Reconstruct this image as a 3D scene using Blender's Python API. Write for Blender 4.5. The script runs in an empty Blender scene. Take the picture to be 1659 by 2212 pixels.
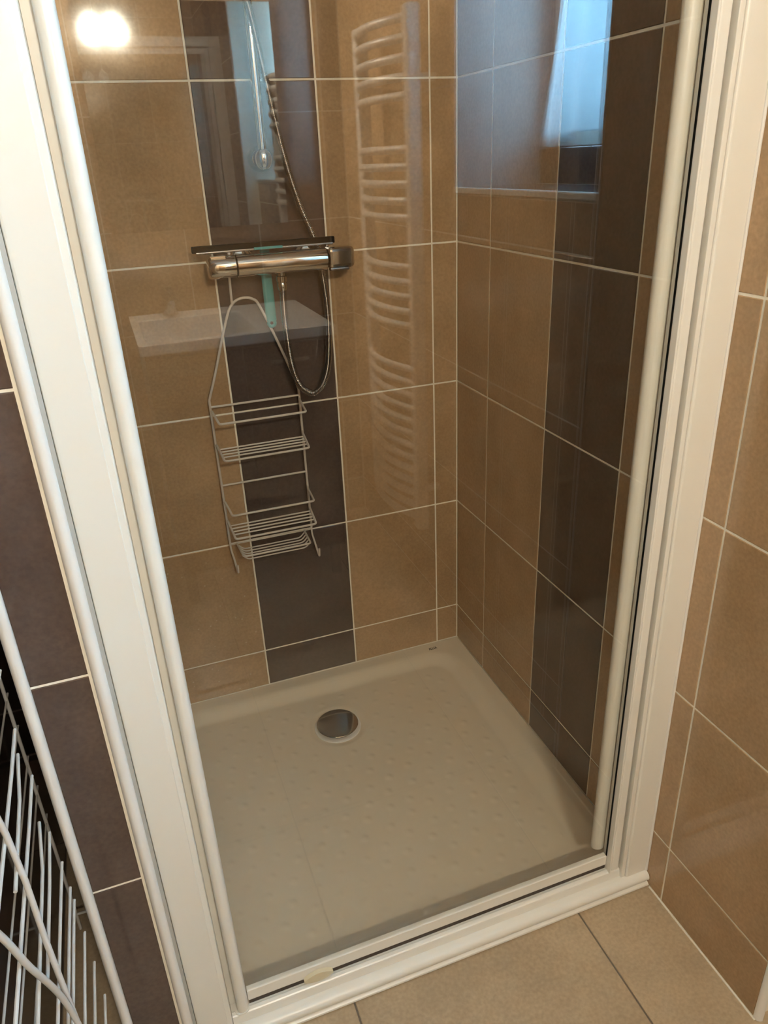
import bpy, math, random
from mathutils import Vector, Matrix
random.seed(7)
S = bpy.context.scene
COL = S.collection

# ---------------------------------------------------------------- camera
cam_d = bpy.data.cameras.new('camera')
cam = bpy.data.objects.new('camera', cam_d); COL.objects.link(cam)
CP = Vector((-0.79191, -1.67540, 1.32387))
RT = Vector((0.93740, -0.34574, -0.04172)); DN = Vector((-0.18380, -0.38941, -0.90254)); FW = Vector((0.29580, 0.85371, -0.42858))
Mx = Matrix((RT, -DN, -FW)).transposed().to_4x4(); Mx.translation = CP
cam.matrix_world = Mx
cam_d.sensor_fit = 'VERTICAL'; cam_d.sensor_height = 24; cam_d.lens = 24*1609.7/2212
cam_d.clip_start = 0.02; cam_d.clip_end = 50
S.camera = cam
# ---------------------------------------------------------------- world, exposure, daylight
S.view_settings.view_transform = 'Standard'; S.view_settings.look = 'None'
S.view_settings.gamma = 1; S.view_settings.exposure = 0.42
S.view_settings.use_curve_mapping = False
BULB = 430.0; DAY = 95.0; SKY = 6.5
w = bpy.data.worlds.new('daylight'); S.world = w; w.use_nodes = True
bg = w.node_tree.nodes['Background']; bg.inputs[0].default_value = (0.42, 0.66, 1.0, 1); bg.inputs[1].default_value = SKY
ld = bpy.data.lights.new('window_daylight', 'AREA'); ld.shape = 'RECTANGLE'; ld.size = 0.62; ld.size_y = 0.75
ld.energy = DAY; ld.color = (0.36, 0.72, 1.0)
lo = bpy.data.objects.new('window_daylight', ld); COL.objects.link(lo)
lo.location = (0.62, -1.50, 1.78); lo.rotation_euler = (0, math.radians(90), 0)

# ---------------------------------------------------------------- materials
def newmat(n):
    m = bpy.data.materials.new(n); m.use_nodes = True
    return m, m.node_tree, m.node_tree.nodes['Principled BSDF']
def plain(n, col, rough=0.4, metal=0.0, noise=0.0, scale=30, coat=0.0, spec=None):
    m, t, p = newmat(n)
    p.inputs['Base Color'].default_value = (*col, 1); p.inputs['Roughness'].default_value = rough
    p.inputs['Metallic'].default_value = metal; p.inputs['Coat Weight'].default_value = coat
    if spec is not None: p.inputs['Specular IOR Level'].default_value = spec
    tc = t.nodes.new('ShaderNodeTexCoord'); nz = t.nodes.new('ShaderNodeTexNoise')
    nz.inputs['Scale'].default_value = scale; nz.inputs['Detail'].default_value = 3
    t.links.new(tc.outputs['Object'], nz.inputs['Vector'])
    mx = t.nodes.new('ShaderNodeMix'); mx.data_type = 'RGBA'
    mx.inputs[6].default_value = (*[c*(1-noise) for c in col], 1); mx.inputs[7].default_value = (*[min(1, c*(1+noise)) for c in col], 1)
    t.links.new(nz.outputs[0], mx.inputs[0]); t.links.new(mx.outputs[2], p.inputs['Base Color'])
    return m
def tile_mat(n, ca, cb, rough, bump=0.004, specks=None, clouds=5.0, coat=0.0):
    m, t, p = newmat(n); N = t.nodes; L = t.links
    tc = N.new('ShaderNodeTexCoord'); at = N.new('ShaderNodeAttribute'); at.attribute_name = 'tint'
    off = N.new('ShaderNodeVectorMath'); off.operation = 'ADD'
    L.new(tc.outputs['Object'], off.inputs[0]); 
    sc = N.new('ShaderNodeVectorMath'); sc.operation = 'SCALE'; sc.inputs['Scale'].default_value = 9.0
    L.new(at.outputs['Color'], sc.inputs[0]); L.new(sc.outputs[0], off.inputs[1])
    n1 = N.new('ShaderNodeTexNoise'); n1.inputs['Scale'].default_value = clouds; n1.inputs['Detail'].default_value = 6; n1.inputs['Roughness'].default_value = 0.6
    n2 = N.new('ShaderNodeTexNoise'); n2.inputs['Scale'].default_value = 160; n2.inputs['Detail'].default_value = 3
    L.new(off.outputs[0], n1.inputs['Vector']); L.new(off.outputs[0], n2.inputs['Vector'])
    r1 = N.new('ShaderNodeValToRGB'); r1.color_ramp.elements[0].position = .36; r1.color_ramp.elements[1].position = .66
    r1.color_ramp.elements[0].color = (*ca, 1); r1.color_ramp.elements[1].color = (*cb, 1)
    L.new(n1.outputs[0], r1.inputs[0])
    hs = N.new('ShaderNodeMix'); hs.data_type = 'RGBA'; hs.blend_type = 'MULTIPLY'; hs.inputs[0].default_value = 1.0
    mr = N.new('ShaderNodeMapRange'); mr.inputs[1].default_value = .3; mr.inputs[2].default_value = .7; mr.inputs[3].default_value = .91; mr.inputs[4].default_value = 1.08
    L.new(n2.outputs[0], mr.inputs[0]); L.new(r1.outputs[0], hs.inputs[6]); L.new(mr.outputs[0], hs.inputs[7])
    col = hs.outputs[2]
    if specks:                                   # dried water marks splashed over the low part of the tiles
        x0, x1, zt, amt = specks
        v = N.new('ShaderNodeTexVoronoi'); v.inputs['Scale'].default_value = 62; v.inputs['Randomness'].default_value = 1.0
        L.new(tc.outputs['Object'], v.inputs['Vector'])
        lt = N.new('ShaderNodeMath'); lt.operation = 'LESS_THAN'; lt.inputs[1].default_value = .13; L.new(v.outputs['Distance'], lt.inputs[0])
        wn = N.new('ShaderNodeSeparateColor'); L.new(v.outputs['Color'], wn.inputs[0])
        g = N.new('ShaderNodeMath'); g.operation = 'GREATER_THAN'; g.inputs[1].default_value = amt; L.new(wn.outputs[0], g.inputs[0])
        sp = N.new('ShaderNodeSeparateXYZ'); L.new(tc.outputs['Object'], sp.inputs[0])
        lz = N.new('ShaderNodeMath'); lz.operation = 'LESS_THAN'; lz.inputs[1].default_value = zt; L.new(sp.outputs[2], lz.inputs[0])
        lx = N.new('ShaderNodeMath'); lx.operation = 'LESS_THAN'; lx.inputs[1].default_value = x1; L.new(sp.outputs[0], lx.inputs[0])
        a = N.new('ShaderNodeMath'); a.operation = 'MULTIPLY'; L.new(lt.outputs[0], a.inputs[0]); L.new(g.outputs[0], a.inputs[1])
        b = N.new('ShaderNodeMath'); b.operation = 'MULTIPLY'; L.new(lz.outputs[0], b.inputs[0]); L.new(lx.outputs[0], b.inputs[1])
        c = N.new('ShaderNodeMath'); c.operation = 'MULTIPLY'; L.new(a.outputs[0], c.inputs[0]); L.new(b.outputs[0], c.inputs[1])
        k = N.new('ShaderNodeMath'); k.operation = 'MULTIPLY'; k.inputs[1].default_value = .30; L.new(c.outputs[0], k.inputs[0])
        mm = N.new('ShaderNodeMix'); mm.data_type = 'RGBA'; mm.inputs[7].default_value = (.80, .72, .58, 1)
        L.new(k.outputs[0], mm.inputs[0]); L.new(col, mm.inputs[6]); col = mm.outputs[2]
    L.new(col, p.inputs['Base Color'])
    p.inputs['Roughness'].default_value = rough
    p.inputs['Coat Weight'].default_value = coat; p.inputs['Coat Roughness'].default_value = .05
    bp = N.new('ShaderNodeBump'); bp.inputs['Strength'].default_value = bump; bp.inputs['Distance'].default_value = .01
    L.new(n1.outputs[0], bp.inputs['Height']); L.new(bp.outputs[0], p.inputs['Normal'])
    return m
def thin_glass(n, tint, gain=1.0, ior=1.5):
    m = bpy.data.materials.new(n); m.use_nodes = True; t = m.node_tree; N = t.nodes; L = t.links; N.clear()
    out = N.new('ShaderNodeOutputMaterial'); tr = N.new('ShaderNodeBsdfTransparent'); tr.inputs[0].default_value = (*tint, 1)
    gl = N.new('ShaderNodeBsdfGlossy'); gl.inputs['Roughness'].default_value = 0.0
    lw = N.new('ShaderNodeLayerWeight'); lw.inputs[0].default_value = .5
    # Schlick reflectance from the facing ratio, the same seen from either side
    pw = N.new('ShaderNodeMath'); pw.operation = 'POWER'; pw.inputs[1].default_value = 5.0; L.new(lw.outputs['Facing'], pw.inputs[0])
    ml = N.new('ShaderNodeMath'); ml.operation = 'MULTIPLY_ADD'; ml.inputs[1].default_value = .95; ml.inputs[2].default_value = .05*gain; L.new(pw.outputs[0], ml.inputs[0])
    mx = N.new('ShaderNodeMixShader'); L.new(ml.outputs[0], mx.inputs[0]); L.new(tr.outputs[0], mx.inputs[1]); L.new(gl.outputs[0], mx.inputs[2])
    L.new(mx.outputs[0], out.inputs[0]); return m
def emitter(n, col, s):
    m = bpy.data.materials.new(n); m.use_nodes = True; t = m.node_tree; t.nodes.clear()
    o = t.nodes.new('ShaderNodeOutputMaterial'); e = t.nodes.new('ShaderNodeEmission')
    e.inputs[0].default_value = (*col, 1); e.inputs[1].default_value = s; t.links.new(e.outputs[0], o.inputs[0]); return m

TR = .07
TAN = tile_mat('tan_tile', (.375, .245, .136), (.475, .318, .184), TR, specks=(-.9, -.50, .46, .62))
TANO = tile_mat('tan_tile_plain', (.375, .245, .136), (.475, .318, .184), TR)
DARK = tile_mat('dark_brown_tile', (.078, .055, .047), (.104, .076, .065), TR)
BEIGE = tile_mat('beige_floor_tile', (.40, .305, .200), (.50, .39, .26), .38)
GROUT = plain('white_grout', (.90, .84, .72), .8, noise=.12, scale=60)
GROUTF = plain('grey_floor_grout', (.16, .13, .10), .85, noise=.15, scale=60)
WHITE = plain('white_lacquered_aluminium', (.79, .765, .70), .30, noise=.02, scale=8)
BEAD = plain('white_plastic_bead', (.80, .78, .74), .28, noise=.02, scale=8)
SHADE = plain('grey_seal', (.46, .45, .42), .45, noise=.03)
BLACK = plain('black_rubber', (.003, .003, .003), .6, noise=.1, spec=.12)
TRAY = plain('glossy_white_ceramic', (.74, .655, .52), .24, noise=.03, scale=6)
CERAM = plain('basin_ceramic', (.80, .78, .74), .10, noise=.02, scale=6)
CHROME = plain('polished_chrome', (.62, .60, .57), .07, 1.0, noise=.02)
SEALB = plain('brown_sealing_strip', (.06, .045, .035), .7, noise=.1)
DRAINC = plain('darkened_chrome', (.36, .33, .29), .09, 1.0, noise=.03)  # polished chrome, dark reflection of wall and tiles put into the base colour
CHROMED = plain('brushed_chrome', (.46, .44, .42), .20, 1.0, noise=.05)
TEAL = plain('teal_plastic', (.075, .36, .37), .42, noise=.06)
WIRE = plain('white_coated_wire', (.66, .60, .53), .42, noise=.06, scale=50)
WIREB = plain('bright_white_coated_wire', (.62, .60, .57), .32, noise=.03, scale=50)
IVORY = plain('ivory_plastic', (.70, .62, .44), .40, noise=.05)
PAINT = plain('white_paint', (.78, .76, .72), .75, noise=.03, scale=12)
JAMB = plain('grey_painted_reveal', (.27, .24, .24), .55, noise=.04, scale=10)
WOOD = plain('dark_brown_laminate', (.050, .034, .026), .35, noise=.25, scale=14)
SILLD = plain('dark_slate', (.022, .020, .022), .22, noise=.2, scale=18)
INK = plain('dark_grey_print', (.08, .06, .045), .5, noise=.02)
RADW = plain('white_radiator_enamel', (.80, .76, .70), .30, noise=.02, scale=8)
GLASS = thin_glass('clear_shower_glass', (.995, .995, .980), 1.2)
WGLASS = thin_glass('window_glass', (.97, .98, .98))
MIRROR = plain('mirror_silver', (.74, .75, .74), .02, 1.0, noise=0)
GLOW = emitter('warm_bulb', (1.0, .93, .77), BULB)
m, t, p = newmat('sheer_white_cloth'); CLOTH = m
p.inputs['Base Color'].default_value = (.8, .84, .86, 1); p.inputs['Roughness'].default_value = .9
tl = t.nodes.new('ShaderNodeBsdfTranslucent'); tl.inputs[0].default_value = (.80, .86, .90, 1)
mx = t.nodes.new('ShaderNodeMixShader'); mx.inputs[0].default_value = .62
nz = t.nodes.new('ShaderNodeTexWave'); nz.inputs['Scale'].default_value = 90; nz.inputs['Distortion'].default_value = 3
tc = t.nodes.new('ShaderNodeTexCoord'); t.links.new(tc.outputs['Object'], nz.inputs['Vector'])
bp = t.nodes.new('ShaderNodeBump'); bp.inputs['Strength'].default_value = .3; bp.inputs['Distance'].default_value = .002
t.links.new(nz.outputs[1], bp.inputs['Height']); t.links.new(bp.outputs[0], p.inputs['Normal'])
t.links.new(p.outputs[0], mx.inputs[1]); t.links.new(tl.outputs[0], mx.inputs[2]); t.links.new(mx.outputs[0], t.nodes['Material Output'].inputs[0])

# ---------------------------------------------------------------- mesh helpers
class MB:
    def __init__(s): s.v = []; s.f = []; s.mi = []; s.tint = []; s.sm = []
    def add(s, vs, fs, mi=0, tint=0.5, smooth=False):
        b = len(s.v); s.v += [tuple(v) for v in vs]
        for f in fs: s.f.append(tuple(i+b for i in f)); s.mi.append(mi); s.tint.append(tint); s.sm.append(smooth)
        return s
    def box(s, a, b, mi=0, bev=0.0, tint=.5):
        (x0, y0, z0), (x1, y1, z1) = a, b
        if bev <= 0:
            vs = [(x, y, z) for x in (x0, x1) for y in (y0, y1) for z in (z0, z1)]
            s.add(vs, [(0, 1, 3, 2), (4, 6, 7, 5), (0, 4, 5, 1), (2, 3, 7, 6), (0, 2, 6, 4), (1, 5, 7, 3)], mi, tint); return s
        import bmesh
        bm = bmesh.new(); bmesh.ops.create_cube(bm, size=1)
        for v in bm.verts: v.co = Vector((x0+(v.co.x+.5)*(x1-x0), y0+(v.co.y+.5)*(y1-y0), z0+(v.co.z+.5)*(z1-z0)))
        bmesh.ops.bevel(bm, geom=bm.edges[:], offset=bev, segments=3, profile=.5, affect='EDGES')
        bm.verts.index_update()
        s.add([v.co[:] for v in bm.verts], [tuple(v.index for v in f.verts) for f in bm.faces], mi, tint, False); bm.free(); return s
    def tube(s, pts, r, n=10, mi=0, closed=False, caps=True):
        P = [Vector(p) for p in pts]; k = len(P); rings = []
        rs = r if isinstance(r, (list, tuple)) else [r]*k
        ref = None; vs = []
        for i in range(k):
            if closed: d = (P[(i+1) % k]-P[i-1])
            else: d = (P[min(i+1, k-1)]-P[max(i-1, 0)])
            d.normalize()
            if ref is None:
                ref = Vector((0, 0, 1)) if abs(d.z) < .9 else Vector((1, 0, 0))
            ref = (ref-d*ref.dot(d)); ref.normalize(); bi = d.cross(ref)
            for j in range(n):
                a = 2*math.pi*j/n; vs.append(P[i]+(ref*math.cos(a)+bi*math.sin(a))*rs[i])
        fs = []
        for i in range(k if closed else k-1):
            i2 = (i+1) % k
            for j in range(n): fs.append((i*n+j, i*n+(j+1) % n, i2*n+(j+1) % n, i2*n+j))
        if caps and not closed: fs += [tuple(range(n-1, -1, -1)), tuple((k-1)*n+j for j in range(n))]
        s.add(vs, fs, mi, .5, True); return s
    def lathe(s, o, axis, prof, n=32, mi=0):
        """prof: (distance along axis, radius)"""
        o = Vector(o); ax = Vector(axis).normalized(); u = ax.orthogonal().normalized(); w_ = ax.cross(u); vs = []
        for (h, r) in prof:
            for j in range(n):
                a = 2*math.pi*j/n; vs.append(o+ax*h+(u*math.cos(a)+w_*math.sin(a))*r)
        fs = []
        for i in range(len(prof)-1):
            for j in range(n): fs.append((i*n+j, i*n+(j+1) % n, (i+1)*n+(j+1) % n, (i+1)*n+j))
        fs += [tuple(range(n-1, -1, -1)), tuple((len(prof)-1)*n+j for j in range(n))]
        s.add(vs, fs, mi, .5, True); return s
    def prism(s, poly, axis, a, b, mi=0, smooth=False):
        """extrude a closed 2D polygon along 'x' (poly in y,z), 'z' (poly in x,y) or 'y' (poly in x,z)"""
        n = len(poly); f = {'x': lambda q, t_: (t_, q[0], q[1]), 'z': lambda q, t_: (q[0], q[1], t_), 'y': lambda q, t_: (q[0], t_, q[1])}[axis]
        vs = [f(q, a) for q in poly]+[f(q, b) for q in poly]
        fs = [(i, (i+1) % n, n+(i+1) % n, n+i) for i in range(n)]
        s.add(vs, fs, mi, .5, smooth); s.add(vs, [tuple(range(n-1, -1, -1)), tuple(range(n, 2*n))], mi); return s
    def build(s, name, mats, parent=None, auto=True):
        me = bpy.data.meshes.new(name); me.from_pydata(s.v, [], s.f)
        for m_ in (mats if isinstance(mats, (list, tuple)) else [mats]): me.materials.append(m_)
        me.polygons.foreach_set('material_index', s.mi); me.polygons.foreach_set('use_smooth', s.sm)
        if len(set(s.tint)) > 1:
            at = me.attributes.new('tint', 'FLOAT_COLOR', 'FACE')
            for i, tv in enumerate(s.tint): at.data[i].color = (tv, (tv*7.3) % 1, (tv*3.7) % 1, 1)
        import bmesh
        bm = bmesh.new(); bm.from_mesh(me); bmesh.ops.recalc_face_normals(bm, faces=bm.faces[:]); bm.to_mesh(me); bm.free()
        me.update()
        if any(s.sm):
            try: me.set_sharp_from_angle(angle=math.radians(38))
            except Exception: pass
        o = bpy.data.objects.new(name, me); COL.objects.link(o)
        if parent: o.parent = parent; o.matrix_parent_inverse = parent.matrix_world.inverted()
        return o
def empty(name, loc, label, cat, group=None):
    o = bpy.data.objects.new(name, None); COL.objects.link(o); o.empty_display_size = .05
    o.location = loc; o.matrix_world = Matrix.Translation(loc); tag(o, label, cat, group); return o
def tag(o, label, cat=None, group=None):
    o['label'] = label
    if cat: o['category'] = cat
    if group: o['group'] = group
    return o
def struct(o, label=None, cat=None):
    o['kind'] = 'structure'
    if label: o['label'] = label
    if cat: o['category'] = cat
    return o
def smooth_path(pts, k=8):
    P = [Vector(p) for p in pts]; Q = [P[0]*2-P[1]]+P+[P[-1]*2-P[-2]]; out = []
    for i in range(1, len(Q)-2):
        for j in range(k):
            t_ = j/k; a, b, c, d = Q[i-1], Q[i], Q[i+1], Q[i+2]
            out.append(.5*((2*b)+(c-a)*t_+(2*a-5*b+4*c-d)*t_*t_+(3*b-a-3*c+d)*t_**3))
    out.append(P[-1]); return out
def rounded(pts, r, k=5):
    """polyline with its inner corners rounded"""
    P = [Vector(p) for p in pts]; out = [P[0]]
    for i in range(1, len(P)-1):
        a = (P[i-1]-P[i]); b = (P[i+1]-P[i]); ra = min(r, a.length*.45); rb = min(r, b.length*.45)
        A = P[i]+a.normalized()*ra; B = P[i]+b.normalized()*rb
        for j in range(k+1):
            t_ = j/k; out.append(A*(1-t_)**2+P[i]*2*t_*(1-t_)+B*t_*t_)
    out.append(P[-1]); return out

G = .0020   # half a grout joint
def tiles(mb, org, U, V, N, ucuts, vcuts, colour, depth=.0012, joint=G):
    """tiles lie in the plane org+u*U+v*V, faces towards N; colour(i,j) -> material slot, None leaves a hole"""
    org = Vector(org); U = Vector(U); V = Vector(V); N = Vector(N)
    for i in range(len(ucuts)-1):
        for j in range(len(vcuts)-1):
            mi = colour(i, j)
            if mi is None: continue
            u0, u1, v0, v1 = ucuts[i], ucuts[i+1], vcuts[j], vcuts[j+1]
            u0, u1 = min(u0, u1)+joint, max(u0, u1)-joint; v0, v1 = min(v0, v1)+joint, max(v0, v1)-joint
            if u1-u0 < .002 or v1-v0 < .002: continue
            c = .0012
            q = []
            for (d, n_) in ((0, -depth), (0, -c*.6), (c, 0)):
                for (a, b) in ((u0+d, v0+d), (u1-d, v0+d), (u1-d, v1-d), (u0+d, v1-d)): q.append(org+U*a+V*b+N*n_)
            fs = [(8, 9, 10, 11)]
            for r in (0, 1):
                for k in range(4): fs.append((r*4+k, r*4+(k+1) % 4, (r+1)*4+(k+1) % 4, (r+1)*4+k))
            mb.add(q, fs, mi, random.random())
ZL = [.030]+[.142+.333*k for k in range(0, 8)]
ZTOP = 2.40
ZF = [.002]+[z for z in ZL[1:] if z < ZTOP]+[ZTOP]
ZB = [z for z in ZL if z < ZTOP]+[ZTOP]
D = .0012

# ---------------------------------------------------------------- setting
XLW = -1.095
def slab(name, a, b, mat, label=None): return struct(MB().box(a, b).build(name, mat), label)
# back wall of the shower and of the niche (one long wall at y = 0)
mb = MB().box((-1.16, D, -.02), (.46, .10, ZTOP+.02), 2)
xc = [.0, -.0638, -.3156, -.5672, -.8190, -.8855]
tiles(mb, (0, 0, 0), (1, 0, 0), (0, 0, 1), (0, -1, 0), xc, ZB, lambda i, j: 1 if i == 2 else 0)
tiles(mb, (0, 0, 0), (1, 0, 0), (0, 0, 1), (0, -1, 0), [-.956, XLW], ZF, lambda i, j: 1)
struct(mb.build('wall_back', [TAN, DARK, GROUT]))
# right wall, thick, from the shower to the outside corner at y = -1.164
YE = -1.164
mb = MB().box((D, YE+.010, -.02), (.46, D-.002, ZTOP+.02), 2)
yc = [0, -.1652, -.4166, -.6664]
tiles(mb, (0, 0, 0), (0, 1, 0), (0, 0, 1), (-1, 0, 0), yc, ZB, lambda i, j: 1 if i == 2 else 0)
tiles(mb, (0, 0, 0), (0, 1, 0), (0, 0, 1), (-1, 0, 0), [-.6664, -.8690], ZB, lambda i, j: 0)
tiles(mb, (0, 0, 0), (0, 1, 0), (0, 0, 1), (-1, 0, 0), [-.8650, -.9200, YE+.010], ZF, lambda i, j: 0)
struct(mb.build('wall_right', [TANO, DARK, GROUT]))
# quarter round bead on that corner
def qbead(x, y, sx, sy, r, z0, z1, name):
    pts = [(x, y)]+[(x+sx*r*math.cos(a), y+sy*r*math.sin(a)) for a in [math.pi/2*k/8 for k in range(9)]]
    return struct(MB().prism(pts, 'z', z0, z1, 0, True).build(name, BEAD))
qbead(.010, YE+.010, -1, -1, .0105, .001, ZTOP-.002, 'trim_1')
# rear stretch of the right wall, set back, with the window recess
XR = .066; YJ = -1.845; YB = -2.73; ZS = 1.250; ZW = 2.12
mb = MB().box((XR+D, YB-.1, -.02), (.46, YE+.0095, ZS-.012), 1)
mb.box((XR+D, YB-.1, ZS-.012), (.46, YJ, ZTOP+.02), 2)
mb.box((XR+D, YJ, ZW), (.46, YE+.0095, ZTOP+.02), 1)
ycr = [YE, -1.3230, -1.5755, YJ]
tiles(mb, (XR, 0, 0), (0, 1, 0), (0, 0, 1), (-1, 0, 0), ycr, [.002, .142, .475, .808, 1.141, ZS-.014], lambda i, j: 0)
tiles(mb, (XR, 0, 0), (0, 1, 0), (0, 0, 1), (-1, 0, 0), [YJ, -2.0805, -2.333, -2.5855, YB], [.002, .142, .475, .808, 1.141, 1.474, 1.807, 2.14, ZTOP], lambda i, j: 0)
struct(mb.build('wall_right_rear', [TANO, GROUT, JAMB]))
# inside of the recess: tiled ledge, jambs
mb = MB().box((XR+.014, YJ+.001, ZS-.0115), (.459, YE+.009, ZS-D), 2)
tiles(mb, (0, 0, ZS), (1, 0, 0), (0, 1, 0), (0, 0, 1), [XR+.014, .28], [YJ+.003, -1.60, -1.35, YE+.002], lambda i, j: 0)
struct(mb.build('trim_2', [SILLD, TANO, GROUT]), 'tiled ledge at the bottom of the window recess')
struct(MB().box((XR-.004, YJ, ZS-.012), (XR+.0135, YE, ZS+.002), 0, .003).build('trim_3', BEAD))
struct(MB().box((.30, YJ+.002, ZS), (.40, YE+.008, ZS+.078), 0, .004).build('trim_4', SILLD))
# window
wf = MB()
Y0, Y1, Z0, Z1 = YJ+.004, YE+.006, ZS+.080, ZW-.002
for a, b in (((.32, Y0, Z0), (.38, Y0+.05, Z1)), ((.32, Y1-.05, Z0), (.38, Y1, Z1)), ((.32, Y0+.05, Z0), (.38, Y1-.05, Z0+.05)), ((.32, Y0+.05, Z1-.05), (.38, Y1-.05, Z1))): wf.box(a, b, 0, .004)
win = struct(wf.build('window_1', PAINT), 'small white framed window in the recess behind the camera')
MB().box((.348, Y0+.05, Z0+.05), (.352, Y1-.05, Z1-.05)).build('pane', WGLASS, win)
# partition between the shower and the niche (its end is the dark tiled strip)
YP = -.9145
mb = MB().box((-.956+D, YP+.006, -.02), (-.8855-D, D-.002, ZTOP+.02), 2)
tiles(mb, (0, YP+.005, 0), (1, 0, 0), (0, 0, 1), (0, -1, 0), [-.953, -.889], ZF, lambda i, j: 1, joint=.0016)
tiles(mb, (-.8855, 0, 0), (0, 1, 0), (0, 0, 1), (1, 0, 0), [0, -.1652, -.4166, -.6664, -.874], ZB, lambda i, j: 1 if i == 2 else 0)
tiles(mb, (-.956, 0, 0), (0, 1, 0), (0, 0, 1), (-1, 0, 0), [0, -.24, -.49, -.74, YP+.012], ZF, lambda i, j: 1)
struct(mb.build('wall_left', [TAN, DARK, GROUT]))
def rbead(x, y, r, name):   # three-quarter round corner bead
    pts = [(x+r*math.cos(a), y+r*math.sin(a)) for a in [2*math.pi*k/24 for k in range(24)]]
    return struct(MB().prism(pts, 'z', .001, ZTOP-.002, 0, True).build(name, BEAD))
rbead(-.9580, YP+.0035, .0068, 'trim_5')
rbead(-.8795, YP+.0045, .0074, 'trim_6')
# niche side wall, outer left wall, rear wall, floor, ceiling
mb = MB().box((XLW-.06, -2.83, -.02), (XLW-D, D-.0005, ZTOP+.02), 2)
mb.box((XLW-D, -1.2600, .002), (XLW, -.0005, ZTOP), 1)
tiles(mb, (XLW, 0, 0), (0, 1, 0), (0, 0, 1), (1, 0, 0), [-1.2620, -1.515, -1.7675, -2.02, -2.2725, -2.525, -2.73], ZF, lambda i, j: 0)
struct(mb.build('wall_left_outer', [TANO, DARK, GROUT]))
mb = MB().box((XLW, YB-.1, -.02), (.46, YB-D, ZTOP+.02), 2)
xr = [XR, -.0050, -.2575, -.510, -.7625, -1.015, XLW]
tiles(mb, (0, YB, 0), (1, 0, 0), (0, 0, 1), (0, 1, 0), xr, [.002, .142, .475, .808, 1.141, 1.474, 1.807, 2.14, ZTOP], lambda i, j: 1 if i == 0 else 0)
struct(mb.build('wall_rear', [TANO, DARK, GROUT]))
mb = MB().box((-1.16, -2.83, -.06), (.46, .10, -.0022), 1)
tiles(mb, (0, 0, 0), (1, 0, 0), (0, 1, 0), (0, 0, 1), [XR, -.1600, -.6135, XLW], [-.02, -.32, -.7735, -1.227, -1.6805, -2.134, -2.5875, YB], lambda i, j: 0, depth=.0022, joint=.0017)
struct(mb.build('floor', [BEIGE, GROUTF]))
slab('ceiling', (-1.16, -2.83, ZTOP), (.46, .10, ZTOP+.06), PAINT)
# thin pale joint where the tiled wall meets the floor
struct(MB().box((-.0022, YE+.006, .0003), (.0008, -.8870, .0024)).build('trim_7', GROUT))

# ---------------------------------------------------------------- shower tray
tray = empty('shower_tray', (-.44, -.44, 0), 'glossy white ceramic shower tray with raised grip dots and round drain', 'shower tray')
X0, X1, Yn, Yf = -.8840, -.0015, -.8600, -.0015
DC = (-.436, -.206)
def sst(a, b, x):
    t_ = max(0, min(1, (x-a)/(b-a))); return t_*t_*(3-2*t_)
def tray_z(x, y):
    dx0, dx1, dy0, dy1 = x-X0, X1-x, y-Yn, Yf-y
    # rounded-square distance to the border
    cx_, cy_ = (X0+X1)/2, (Yn+Yf)/2; hx, hy = (X1-X0)/2-.030, (Yf-Yn)/2-.030; rr = .10
    qx, qy = abs(x-cx_)-(hx-rr), abs(y-cy_)-(hy-rr)
    sd = math.hypot(max(qx, 0), max(qy, 0))+min(max(qx, qy), 0)-rr       # <0 inside
    z = .0290-.0205*sst(0, .048, -sd)
    e = min(dx0, dx1, dy0, dy1)
    z += .0010*(1-sst(0, .006, e))
    dd = math.hypot(x-DC[0], y-DC[1])
    z -= .0025*(1-sst(.05, .30, dd))+.0035*(1-sst(.058, .078, dd))
    if -sd > .062 and dd > .088:
        # grip dots in offset diagonal rows
        a = math.radians(14); u = (x*math.cos(a)+y*math.sin(a))/.058; v_ = (-x*math.sin(a)+y*math.cos(a))/.040
        j = round(v_); uu = u-(.5 if j % 2 else 0); i = round(uu)
        h = random.Random(i*971+j*13)
        ox, oy = (h.random()-.5)*.22, (h.random()-.5)*.22
        r = math.hypot((uu-i-ox)*.058, (v_-j-oy)*.040)
        z += .0018*(1-sst(.0005, .0120, r))
    return z
nx, ny = 330, 320; vs = []; fs = []
for j in range(ny+1):
    for i in range(nx+1):
        x = X0+(X1-X0)*i/nx; y = Yn+(Yf-Yn)*j/ny; vs.append((x, y, tray_z(x, y)))
for j in range(ny):
    for i in range(nx):
        a = j*(nx+1)+i; fs.append((a, a+1, a+nx+2, a+nx+1))
mb = MB(); mb.add(vs, fs, 0, .5, True)
b0 = [(X0, Yn, .0003), (X1, Yn, .0003), (X1, Yf, .0003), (X0, Yf, .0003)]
ring = [i for i in range(nx+1)]+[j*(nx+1)+nx for j in range(1, ny+1)]+[ny*(nx+1)+i for i in range(nx-1, -1, -1)]+[j*(nx+1) for j in range(ny-1, 0, -1)]
rv = [vs[k] for k in ring]; n_ = len(rv)
mb.add(rv+[(a, b, .0003) for a, b, c in rv], [(i, (i+1) % n_, n_+(i+1) % n_, n_+i) for i in range(n_)])
mb.add([(a, b, .0003) for a, b, c in rv], [tuple(range(n_-1, -1, -1))])
basin_o = mb.build('basin', TRAY, tray)
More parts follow.
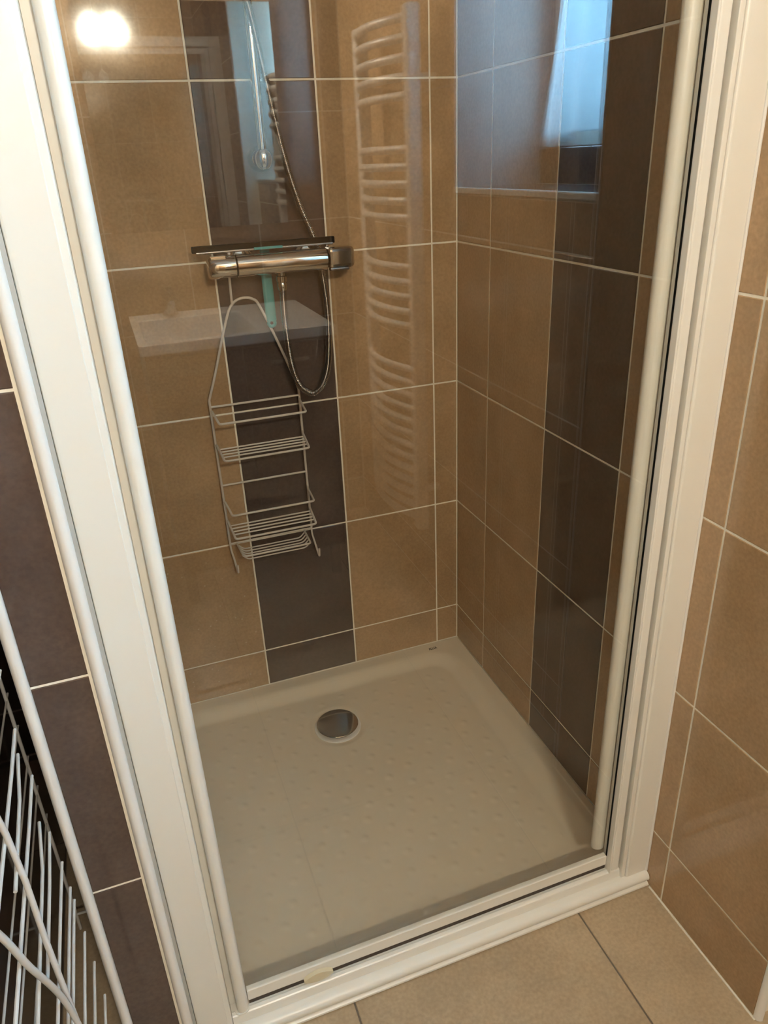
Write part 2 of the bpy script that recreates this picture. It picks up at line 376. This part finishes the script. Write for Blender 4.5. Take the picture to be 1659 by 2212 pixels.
# front skirt of the tray: small bead at the floor, big rolled ridge, step
prof = [(-.8600, .0006), (-.8800, .0006), (-.8838, .0018), (-.8856, .0050), (-.8850, .0082), (-.8822, .0104), (-.8795, .0112), (-.8790, .0126), (-.8812, .0145),
        (-.8842, .0180), (-.8853, .0225), (-.8848, .0270), (-.8822, .0312), (-.8780, .0336), (-.8730, .0348), (-.8600, .0348)]
MB().prism(prof, 'x', -.8160, -.0015, 0, True).build('rolled_front_edge', WHITE, tray)
dm = MB().lathe((DC[0], DC[1], .0022), (0, 0, 1), [(0, .060), (.0028, .060), (.0036, .0585), (.0030, .053)], 48, 0)
dr = dm.build('drain_ring', CERAM, tray)
tag(MB().lathe((DC[0], DC[1], .0040), (0, 0, 1), [(0, .046), (.0070, .0500), (.0085, .0528), (.0100, .0535), (.0112, .0524), (.0118, .047), (.0124, .025), (.0126, .002)], 64, 0).build('drain_cover', DRAINC, tray), 'domed polished chrome drain cover')
# maker's lettering on the back rim: stroke letters A L L I A
lm_ = MB(); LH = .0085; LW = .0048; gx = -.1015; gy = -.0300; zt = .0290
def stroke(a, b, r=.00085):
    a = Vector((gx_+a[0]*LW, gy+a[1]*LH, 0)); b = Vector((gx_+b[0]*LW, gy+b[1]*LH, 0)); d = (b-a).normalized()*r; n__ = Vector((-d.y, d.x, 0))
    q = [a-d+n__, a-d-n__, b+d-n__, b+d+n__]; lm_.add([(p_.x, p_.y, z_) for z_ in (zt-.0006, zt+.0004) for p_ in q], [(0, 1, 2, 3), (4, 7, 6, 5), (0, 4, 5, 1), (1, 5, 6, 2), (2, 6, 7, 3), (3, 7, 4, 0)])
gx_ = gx
for ch in 'ALLIA':
    if ch == 'A': stroke((0, 0), (.5, 1)); stroke((.5, 1), (1, 0)); stroke((.2, .35), (.8, .35)); gx_ += .0064
    if ch == 'L': stroke((0, 0), (0, 1)); stroke((0, 0), (.75, 0)); gx_ += .0050
    if ch == 'I': stroke((0, 0), (0, 1)); gx_ += .0022
lm_.build('printed_lettering', INK, tray)

# ---------------------------------------------------------------- shower enclosure: fixed frame
ZD = 1.93
frame = empty('shower_enclosure', (-.44, -.86, 0), 'white aluminium shower frame with wall profiles either side of the opening', 'shower frame')
def uprof(pts, z0, z1, name, mat, par, lab=None, smooth=False):
    o = MB().prism(pts, 'z', z0, z1, 0, smooth).build(name, mat, par)
    if lab: tag(o, lab)
    return o
def rrect(x0, x1, y0, y1, r, k=4):
    out = []
    for (cx_, cy_, a0) in ((x1-r, y1-r, 0), (x0+r, y1-r, 90), (x0+r, y0+r, 180), (x1-r, y0+r, 270)):
        for i in range(k+1):
            a = math.radians(a0+90*i/k); out.append((cx_+r*math.cos(a), cy_+r*math.sin(a)))
    return out
# right side: broad profile against the wall, narrow fillet beside it
uprof(rrect(-.0495, -.0003, -.8735, -.8305, .0045), .0352, ZD, 'wall_profile', WHITE, frame)
uprof(rrect(-.0580, -.0500, -.8705, -.8305, .0010), .0352, ZD, 'cover_strip', WHITE, frame)
# left side
uprof([(-.8700, -.8610), (-.8700, -.8790), (-.8690, -.8803), (-.8670, -.8806), (-.8250, -.8800), (-.8240, -.8786), (-.8182, -.8776), (-.8168, -.8762), (-.8166, -.8610)], .0012, ZD, 'wall_profile', WHITE, frame)
uprof(rrect(-.8695, -.8165, -.8605, -.8305, .0010), .0352, ZD, 'rear_flange', WHITE, frame)
uprof([(-.8850, -.8835), (-.8705, -.8815), (-.8705, -.8610), (-.8850, -.8610)], .0012, ZD, 'seal_strip', SHADE, frame, 'thin grey sealing strip beside the bead')
# bottom and top rails
prb = [(-.8310, .0352), (-.8660, .0352), (-.8642, .0490), (-.8634, .0515), (-.8615, .0530), (-.8560, .0540), (-.8540, .0532), (-.8310, .0532)]
MB().prism(prb, 'x', -.8160, -.0585, 0).build('bottom_rail', WHITE, frame)
MB().tube([(-.0018, -.8738, .0352), (-.0018, -.8738, ZD)], .0026, 12).build('silicone_joint', BEAD, frame)
MB().box((-.8160, -.8680, ZD-.045), (-.0585, -.8310, ZD), 0, .003).build('top_rail', WHITE, frame)

# ---------------------------------------------------------------- door leaf
door = empty('shower_door', (-.44, -.85, .05), 'clear glass pivot shower door in slim white frame, closed', 'shower door')
HB, HT = .0580, ZD-.052
MB().box((-.7900, -.8500, .0880), (-.0790, -.8440, HT-.01)).build('glass_pane', GLASS, door)
# left stile: rounded nose towards the glass
pl = [(-.8162, -.8350), (-.8162, -.8440), (-.8062, -.8440), (-.8060, -.8585), (-.8048, -.8618), (-.8020, -.8645), (-.7975, -.8656), (-.7930, -.8645), (-.7895, -.8618), (-.7875, -.8575), (-.7868, -.8520), (-.7868, -.8400), (-.7900, -.8350)]
uprof(pl, HB, HT, 'pivot_stile', WHITE, door, None, True)
uprof([(a*1.0, b) for a, b in rrect(-.8100, -.7866, -.8660, -.8370, .008)], .0548, HB-.0008, 'stile_foot', WHITE, door)
# right stile with black magnet seal and lipped handle edge
uprof(rrect(-.0795, -.0625, -.8650, -.8350, .0030), HB, HT, 'closing_stile', WHITE, door)
uprof(rrect(-.0835, -.0797, -.8655, -.8440, .0012), HB-.006, HT, 'edge_lip', WHITE, door)
uprof(rrect(-.0852, -.0838, -.8535, -.8502, .0004), .0885, HT, 'glazing_seal', BLACK, door, 'thin black rubber seal at the closing edge')
pr_ = [(-.0985+.0115+.0135*math.cos(a), -.8260+.0110*math.sin(a)) for a in [math.pi*2*k/20 for k in range(20)]]
uprof(pr_, .0900, HT, 'inner_handle_profile', WHITE, door, 'half round white profile seen through the glass', True)
MB().box((-.7860, -.8530, .0640), (-.0840, -.8425, .0878), 0, .0012).build('door_rail', WHITE, door)
MB().box((-.7850, -.8518, .0545), (-.0850, -.8470, .0636)).build('sealing_strip', SEALB, door)
MB().box((-.7860, -.8590, HT-.025), (-.0840, -.8425, HT), 0, .0012).build('door_rail', WHITE, door)
# barrel shaped ivory release clip on the bottom rail
cp = []
for k in range(17):
    u = -1+2*k/16; cp.append((-.6655+.0255*u, .0655+.0115*math.cos(u*math.pi/2*.86)))
cp = cp+[(a, .0655-.0085*math.cos((a+.6655)/.0255*math.pi/2*.86)) for a, b in reversed(cp)]
tag(MB().prism([(a, b+.001) for a, b in cp], 'y', -.8610, -.8535, 0).build('release_clip', IVORY, door), 'ivory barrel shaped clip on the bottom rail')

# ---------------------------------------------------------------- thermostatic mixer
mix = empty('shower_mixer', (-.435, 0, 1.135), 'chrome thermostatic bar mixer on the dark tiled column', 'mixer tap')
MY, MZ = -.067, 1.136
MB().lathe((-.5305, MY, MZ), (1, 0, 0), [(0, .0205), (.001, .0225), (.190, .0225), (.191, .0205)], 40).build('mixer_body', CHROME, mix)
MB().lathe((-.5895, MY, MZ), (1, 0, 0), [(0, .016), (.003, .0205), (.005, .0215), (.056, .0220), (.057, .0205)], 40).build('flow_handle', CHROME, mix)
MB().box((-.5850, MY-.014, MZ+.0165), (-.5500, MY-.004, MZ+.0240), 0, .003).build('flow_lever', CHROME, mix)
MB().box((-.3385, MY-.0215, MZ-.0200), (-.2800, MY+.0220, MZ+.0235), 0, .009).build('temperature_handle', CHROME, mix)
MB().box((-.3370, MY-.0245, MZ-.0235), (-.2950, MY-.010, MZ-.0175), 0, .002).build('temperature_stop', CHROMED, mix)
MB().lathe((-.3396, MY, MZ), (1, 0, 0), [(0, .0212), (.001, .0212)], 40).build('joint_ring', BLACK, mix)
MB().lathe((-.5323, MY, MZ), (1, 0, 0), [(0, .0208), (.0016, .0208)], 40).build('joint_ring', BLACK, mix)
for x in (-.5105, -.3605):
    MB().lathe((x, -.0008, MZ+.001), (0, -1, 0), [(0, .031), (.003, .033), (.009, .030), (.014, .021), (.016, .0165), (.044, .0165)], 36).build('wall_union', CHROME, mix)
MB().lathe((-.4385, MY, MZ-.0225), (0, 0, -1), [(-.004, .0085), (.004, .0085)], 24).build('hose_outlet', CHROME, mix)

# ---------------------------------------------------------------- shower hose, spiral metal, with union
hose = empty('shower_hose', (-.4385, MY, 1.108), 'ribbed metal shower hose looping below the mixer and up past the rail', 'shower hose')
hp = smooth_path([(-.4385, -.067, 1.082), (-.4400, -.067, 1.045), (-.4395, -.068, .985), (-.4350, -.070, .920), (-.4225, -.070, .874), (-.4020, -.066, .852), (-.3830, -.060, .848),
                  (-.3600, -.050, .866), (-.3440, -.040, .905), (-.3355, -.032, .965), (-.3330, -.026, 1.03), (-.3375, -.0225, 1.10), (-.3430, -.024, 1.15), (-.3550, -.030, 1.185),
                  (-.3790, -.036, 1.245), (-.4030, -.042, 1.330), (-.4260, -.050, 1.450), (-.4450, -.058, 1.560), (-.4620, -.066, 1.640), (-.4720, -.080, 1.72), (-.4700, -.098, 1.80)], 14)
# resample evenly, modulate the radius for the ribs
L_ = [0]
for a, b in zip(hp, hp[1:]): L_.append(L_[-1]+(b-a).length)
tot = L_[-1]; st = .00085; pts = []; rad = []; k = 0; s_ = 0.0
while s_ < tot:
    while k < len(L_)-2 and L_[k+1] < s_: k += 1
    f_ = (s_-L_[k])/(L_[k+1]-L_[k]); pts.append(hp[k].lerp(hp[k+1], f_))
    rad.append(.0071+.0009*math.cos(s_/.0034*2*math.pi)); s_ += st
MB().tube(pts, rad, 12).build('ribbed_tube', CHROMED, hose)
MB().lathe((-.4385, -.067, 1.1089), (0, 0, -1), [(0, .0105), (.001, .0115), (.011, .0115), (.012, .0095), (.014, .0095), (.016, .0105), (.026, .0100), (.029, .0085)], 18).build('union_nut', CHROME, hose)

# ---------------------------------------------------------------- riser rail
rail = empty('riser_rail', (-.446, 0, 1.334), 'chrome riser rail with ball-shaped lower bracket on dark tiles', 'shower rail')
MB().lathe((-.4490, -.050, 1.330), (0, 0, 1), [(0, .0095), (.61, .0095)], 24).build('rail_bar', CHROME, rail)
for z in (1.333, 1.935):
    MB().lathe((-.4470, -.0008, z), (0, -1, 0), [(0, .0245), (.010, .0250), (.018, .0230), (.026, .0165), (.034, .0115)], 32).build('wall_bracket', CHROME, rail)
    MB().lathe((-.4490, -.050, z-.023), (0, 0, 1), [(0, .007), (.003, .012), (.008, .0160), (.015, .0185), (.023, .0192), (.030, .0185), (.036, .0160), (.040, .0115)], 32).build('bracket_ball', CHROME, rail)
sl = MB().lathe((-.4490, -.050, 1.765), (0, 0, 1), [(0, .014), (.003, .018), (.040, .018), (.043, .014)], 28)
sl.tube([(-.449, -.066, 1.787), (-.460, -.088, 1.797), (-.468, -.100, 1.803)], [.010, .012, .015], 16).build('hand_shower_slider', CHROME, rail)

# ---------------------------------------------------------------- squeegee lying over the mixer
sq = empty('window_squeegee', (-.463, -.045, 1.164), 'black bladed squeegee with teal handle laid over the mixer', 'squeegee')
def bar(a, b, h, d, mat, name, bev=.001, dz=0):
    """slightly tilted bar between two points"""
    a = Vector(a); b = Vector(b); m_ = MB()
    q = []
    for p_ in (a, b):
        for (yy, zz) in ((-d, -h), (d, -h), (d, h), (-d, h)): q.append((p_.x, p_.y+yy, p_.z+zz))
    m_.add(q, [(0, 1, 2, 3), (4, 7, 6, 5), (0, 4, 5, 1), (1, 5, 6, 2), (2, 6, 7, 3), (3, 7, 4, 0)]); return m_.build(name, mat, sq)
MB().box((-.6150, -.0640, 1.1660), (-.3160, -.0515, 1.1790), 0, .0015).build('rubber_blade', BLACK, sq)
MB().tube([(-.6080, -.0670, 1.1662), (-.3220, -.0670, 1.1662)], .0026, 12).build('chrome_clamp', CHROMED, sq)
MB().box((-.4910, -.0710, 1.1650), (-.4310, -.0690, 1.1700), 0, .0008).build('teal_clip', TEAL, sq)
hd = []
hz = [(1.1655, .0100, -.046), (1.155, .0105, -.040), (1.140, .0108, -.034), (1.10, .0112, -.031), (1.06, .0116, -.030), (1.03, .0116, -.030), (1.012, .0112, -.030)]
m_ = MB(); seg = 20; vs = []
for (z, r, yy) in hz:
    for k in range(seg):
        a = 2*math.pi*k/seg; vs.append((-.4640+(1.16-z)*.012+r*math.cos(a), yy+.0062*math.sin(a), z))
fs = [(i*seg+k, i*seg+(k+1) % seg, (i+1)*seg+(k+1) % seg, (i+1)*seg+k) for i in range(len(hz)-1) for k in range(seg)]+[tuple(range(seg)), tuple((len(hz)-1)*seg+k for k in range(seg))]
m_.add(vs, fs, 0, .5, True)
# hanging eye at the lower end
cxh = -.4640+.150*.012; ring = [(cxh+.0072*math.cos(a), -.030, 1.0070+.0072*math.sin(a)) for a in [2*math.pi*k/20 for k in range(20)]]
m_.tube(ring, .0038, 10, 0, True)
m_.build('handle', TEAL, sq)

# ---------------------------------------------------------------- wire caddy
cad = empty('shower_caddy', (-.516, -.018, 1.10), 'white wire shower caddy with baskets hanging from the mixer', 'shower caddy')
yr = -.018; WR = .0026; XL, XRr = -.6195, -.4135
m_ = MB()
def loopx(t): return t
arch = [(XL, yr, .850), (-.6000, -.022, .905), (-.5770, -.026, .975), (-.5580, -.030, 1.030), (-.5480, -.030, 1.050), (-.5340, -.030, 1.0625), (-.5160, -.030, 1.0665), (-.4980, -.030, 1.0620), (-.4850, -.030, 1.046), (-.4530, -.027, .965), (-.4270, -.022, .892), (XRr, yr, .850)]
m_.tube([(XL, yr, .486)]+smooth_path(arch, 5)+[(XRr, yr, .490)], WR*1.12, 10)
tag(m_.build('hanging_frame', WIRE, cad), 'wire frame arched at the top')
m_ = MB(); m_.tube(rounded([(-.5440, -.030, 1.0520), (-.5430, -.034, 1.105), (-.5425, -.0395, 1.128), (-.5425, -.0400, 1.150), (-.5420, -.052, 1.1600), (-.5420, -.0660, 1.1618)], .006), WR, 10)
m_.build('hook_wire', WIRE, cad)
for z in (.834, .642):
    MB().tube([(XL, yr, z), (XRr, yr, z)], WR, 10).build('cross_bar', WIRE, cad)
def ubar(z0, z1, yf=-.100, x0=XL, x1=XRr, tip=.006):
    return rounded([(x0+.001, yr-.003, z0), (x0+.002, yr-.007, z0), (x0+.006, yf, z1), (x1-.006, yf, z1), (x1-.002, yr-.007, z0), (x1-.001, yr-.003, z0)], .007, 4)
MB().tube(ubar(.826, .8175), WR, 10).build('basket_guard', WIRE, cad)
MB().tube(ubar(.602, .5975), WR, 10).build('basket_guard', WIRE, cad)
def shelf(z0, z1, n=5):
    m_ = MB(); m_.tube(ubar(z0, z1), WR, 10)
    for k in range(n-1):
        t_ = (k+1.0)/(n+.2); y = yr+(-.100-yr)*(.14+.80*t_); z = z0+(z1-z0)*(.14+.80*t_)-.0008
        m_.tube([(XL+.004+.004*t_, y, z), (XRr-.004-.004*t_, y, z)], WR*.74, 8)
    return m_.build('basket_shelf', WIRE, cad)
shelf(.745, .7315, 5); shelf(.551, .5370, 5)
m_ = MB()   # soap dish with upturned side wires
sx0, sx1 = -.604, -.434
m_.tube([(XL, yr, .4870), (XRr, yr, .4880)], WR*.9, 8)
m_.tube(rounded([(sx0, yr-.004, .487), (sx0+.003, -.100, .4880), (sx1-.003, -.100, .4880), (sx1, yr-.004, .487)], .008), WR*.9, 10)
for k in range(5):
    y = -.032-.0142*k
    m_.tube(rounded([(sx0+.001, y, .487), (sx0+.014, y, .4735), (sx1-.014, y, .4735), (sx1-.001, y, .487)], .008, 4), WR*.66, 8)
m_.build('soap_dish', WIRE, cad)
for x, dx in ((XL, .003), (XRr, .003)):
    MB().tube(rounded([(x, yr, .494), (x, yr, .470), (x+dx, yr-.006, .452), (x+dx*2, yr-.034, .4200), (x+dx*2.2, yr-.036, .4440)], .006), WR*.95, 10).build('side_hook', WIRE, cad)

# ---------------------------------------------------------------- wire rack in the niche
rack = empty('wire_rack', (-1.10, -1.05, 0), 'white wire rack standing beside the dark tiled partition strip', 'wire rack')
RX = -.9650
def wire(pts, r, nm='wire', par=None, n=10): return MB().tube(pts, r, n).build(nm, WIREB, par or rack)
side = MB(); zs = [.84, .80, .770, .735, .700, .665, .630, .595, .560, .527, .495, .462, .430, .395, .36, .32, .28, .24]
side.tube([(RX+.004, -1.097, .02), (RX+.004, -1.097, .40), (RX+.002, -1.100, .56), (RX, -1.097, .64), (RX-.001, -1.091, .72), (RX-.004, -1.088, .78), (RX-.008, -1.098, .86), (RX-.010, -1.11, .95)], .0030, 12)
side.build('upright_post', WIREB, rack)
fr = smooth_path([(RX+.004, -1.100, .500), (RX+.003, -1.113, .565), (RX+.002, -1.134, .625), (RX, -1.161, .692), (RX-.002, -1.181, .753), (RX-.006, -1.196, .800), (RX-.012, -1.21, .86), (RX-.02, -1.215, .95)], 5)
MB().tube(fr, .0030, 12).build('bowed_front_wire', WIREB, rack)
gs = MB()
def rod(z, y1, dx=0.0, kink=0.0, y0=-.925, r=.0019):
    gs.tube([(RX-.006+dx-kink, y0, z+.012*0), (RX-.006+dx-kink*.3, -1.0, z), (RX-.006+dx, y1, z-.004)], r, 8)
for q in ((.771, -1.194, -.001, .003), (.737, -1.113, .001, .010), (.702, -1.22, 0, .002), (.632, -1.21, 0, .010), (.612, -1.115, .001, .004), (.5600, -1.21, 0, 0), (.5150, -1.21, 0, 0), (.4920, -1.21, 0, 0), (.43, -1.21, 0, 0), (.37, -1.21, 0, 0), (.30, -1.21, 0, 0), (.85, -1.21, 0, 0)): rod(*q)
gs.build('side_grid', WIREB, rack)
gs2 = MB()
for k in range(9): 
    z = .30+k*.067; gs2.tube([(-1.06, -.55, z), (-1.06, -1.13, z)], .0017, 8)
gs2.tube([(-1.06, -1.10, .02), (-1.06, -1.10, .90)], .003, 10); gs2.tube([(-1.06, -.57, .02), (-1.06, -.57, .90)], .003, 10)
gs2.build('side_grid', WIREB, rack)
MB().tube([(RX-.010, -.57, .02), (RX-.010, -.57, .90)], .003, 10).build('upright_post', WIREB, rack)
for z in (.06, .90):
    for y in (-1.10, -.57): MB().tube([(-1.062, y, z), (RX-.008 if y > -1 else RX+.003 if z < .5 else RX-.009, y, z)], .0024, 8).build('cross_bar', WIREB, rack)
MB().tube(rounded([(-1.060, -1.165, .50), (-1.000, -1.190, .545), (RX-.006, -1.205, .575)], .01), .0036, 10).build('front_rail', WIREB, rack)
MB().tube(rounded([(-.9920, -1.12, .548), (-.9700, -1.128, .553), (-.9640, -1.150, .552), (-.9800, -1.160, .545), (-.984, -1.185, .54)], .006), .0022, 8).build('catch_loop', WIREB, rack)

# ---------------------------------------------------------------- room behind the camera, seen in the door glass
rad_ = empty('towel_radiator', (.03, -2.15, .27), 'tall white towel radiator reflected in the shower door', 'radiator')
for y in (-2.345, -1.965):
    MB().box((-.012, y-.018, .268), (.024, y+.018, 1.652), 0, .006).build('upright', RADW, rad_)
zz = [1.626-.0412*k for k in range(5)]+[1.342-.041*k for k in range(5)]+[1.052-.0395*k for k in range(5)]+[.772-.0390*k for k in range(13)]
for z in zz:
    MB().tube([(.0-.045*(1-((k-6)/6)**2), -2.340+.370*k/12, z) for k in range(13)], .0105, 10).build('heating_tube', RADW, rad_)
for y in (-2.345, -1.965):
    for z in (.40, 1.50): MB().lathe((.020, y, z), (1, 0, 0), [(0, .010), (.0462, .010)], 12).build('wall_mount', RADW, rad_)
# vanity with rectangular basin
van = empty('vanity_cabinet', (-.45, -2.5, 0), 'dark brown vanity cabinet reflected under the white basin', 'cabinet')
MB().box((-.722, YB+.002, .12), (-.172, -2.240, .14)).box((-.722, YB+.002, .14), (-.706, -2.240, .846)).box((-.188, YB+.002, .14), (-.172, -2.240, .846)).box((-.706, YB+.002, .14), (-.188, YB+.016, .846)).box((-.706, -2.256, .70), (-.188, -2.240, .846)).build('cabinet_body', WOOD, van)
for x0, x1 in ((-.720, -.450), (-.444, -.174)):
    d_ = MB().box((x0, -2.2395, .13), (x1, -2.222, .835), 0, .002).build('door', WOOD, van)
    MB().box(((x0+x1)/2-.06, -2.2215, .780), ((x0+x1)/2+.06, -2.210, .792), 0, .002).build('handle', CHROMED, d_)
for x in (-.70, -.20):
    for y in (-2.70, -2.27): MB().lathe((x, y, .0008), (0, 0, 1), [(0, .018), (.119, .018)], 16).build('foot', CHROMED, van)
wb = empty('wash_basin', (-.45, -2.5, .79), 'white rectangular wash basin reflected in the glass behind the caddy', 'basin')
nx2, ny2 = 72, 60; vs = []; fs = []
bx0, bx1, by0, by1 = -.735, -.158, YB+.002, -2.212
def bz(x, y):
    sx = min(sst(bx0+.022, bx0+.040, x), 1-sst(-.410, -.378, x)); sy = min(sst(by0+.11, by0+.128, y), 1-sst(by1-.055, by1-.040, y))
    return .876-.100*min(sx, sy)
for j in range(ny2+1):
    for i in range(nx2+1): x = bx0+(bx1-bx0)*i/nx2; y = by0+(by1-by0)*j/ny2; vs.append((x, y, bz(x, y)))
for j in range(ny2):
    for i in range(nx2): a = j*(nx2+1)+i; fs.append((a, a+1, a+nx2+2, a+nx2+1))
m_ = MB(); m_.add(vs, fs, 0, .5, True)
ring = [i for i in range(nx2+1)]+[j*(nx2+1)+nx2 for j in range(1, ny2+1)]+[ny2*(nx2+1)+i for i in range(nx2-1, -1, -1)]+[j*(nx2+1) for j in range(ny2-1, 0, -1)]
rv = [vs[k] for k in ring]; n_ = len(rv)
m_.add(rv+[(a, b, .848) for a, b, c in rv], [(i, (i+1) % n_, n_+(i+1) % n_, n_+i) for i in range(n_)]); m_.add([(a, b, .848) for a, b, c in rv]+[(bx0+.01+(bx1-bx0-.02)*u, by0+.10+(by1-by0-.13)*v, .848) for u, v in ()], [])
m_.build('bowl', CERAM, wb)
MB().lathe((-.612, -2.425, .7770), (0, 0, 1), [(0, .030), (.004, .030), (.006, .024)], 24).build('waste_cover', CHROMED, wb)
ft = empty('basin_tap', (-.600, -2.675, .8765), 'chrome single-lever tap at the rear of the reflected basin', 'tap')
MB().lathe((-.600, -2.675, .877), (0, 0, 1), [(0, .026), (.004, .026), (.006, .022), (.085, .022), (.090, .018)], 24).build('tap_body', CHROME, ft)
MB().tube([(-.600, -2.665, .935), (-.600, -2.60, .945), (-.600, -2.555, .930)], [.014, .012, .011], 14).build('spout', CHROME, ft)
MB().box((-.612, -2.690, .968), (-.588, -2.610, .978), 0, .003).build('lever', CHROME, ft)
mir = empty('wall_mirror', (-.45, YB, 1.14), 'frameless mirror above the basin, seen as pale strips in the glass', 'mirror')
MB().box((-.740, YB+.001, 1.138), (-.156, YB+.008, 1.775), 0).build('mirror_glass', MIRROR, mir)
MB().box((-.735, YB+.0001, 1.143), (-.161, YB+.0009, 1.770), 0).build('mirror_backing', BLACK, mir)
# lamp over the mirror
lamp = empty('mirror_lamp', (-.56, YB, 1.95), 'two-bulb wall lamp shining as bright spots in the top left glass', 'lamp')
MB().box((-.665, YB+.001, 1.935), (-.455, YB+.022, 1.985), 0, .004).build('wall_plate', CHROME, lamp)
for x in (-.630, -.528):
    MB().lathe((x, YB+.022, 1.960), (0, 1, 0), [(0, .012), (.034, .012), (.036, .020), (.048, .022)], 20).build('socket', CHROME, lamp)
    b_ = MB().lathe((x, YB+.0710, 1.957), (0, .25, -1), [(-.012, .012), (.0, .016), (.012, .026), (.026, .034), (.042, .037), (.058, .033), (.070, .020), (.074, .004)], 24).build('bulb', GLOW, lamp)
    tag(b_, 'lit warm white bulb')
# curtain hanging in the recess, its hem just above the ledge
def curtain():
    n, mrows = 90, 40; vs = []; fs = []
    for j in range(mrows+1):
        t_ = j/mrows; z = 1.345+(2.08-1.345)*t_
        yl = -1.745+(-1.60+1.745)*t_; yr_ = -1.185
        for i in range(n+1):
            s0 = i/n; y = yl+(yr_-yl)*s0
            x = .235+(.014 if j else .014)*1.6*math.sin(s0*34+.6*math.sin(t_*3))*(.55+.45*(1-t_))+.008*math.sin(s0*11+2)
            vs.append((x, y, z-(.014*math.sin(s0*9+1) if j == 0 else 0)))
    for j in range(mrows):
        for i in range(n): a = j*(n+1)+i; fs.append((a, a+1, a+n+2, a+n+1))
    m_ = MB(); m_.add(vs, fs, 0, .5, True); return m_
cu = empty('window_curtain', (.235, -1.45, 2.09), 'sheer white curtain lit blue, reflected at top right of the glass', 'curtain')
cc = curtain().build('curtain_cloth', CLOTH, cu)
so = cc.modifiers.new('thickness', 'SOLIDIFY'); so.thickness = .0008
MB().tube([(.235, YJ+.003, 2.088), (.235, YE+.007, 2.088)], .006, 12).build('curtain_rod', BEAD, cu)
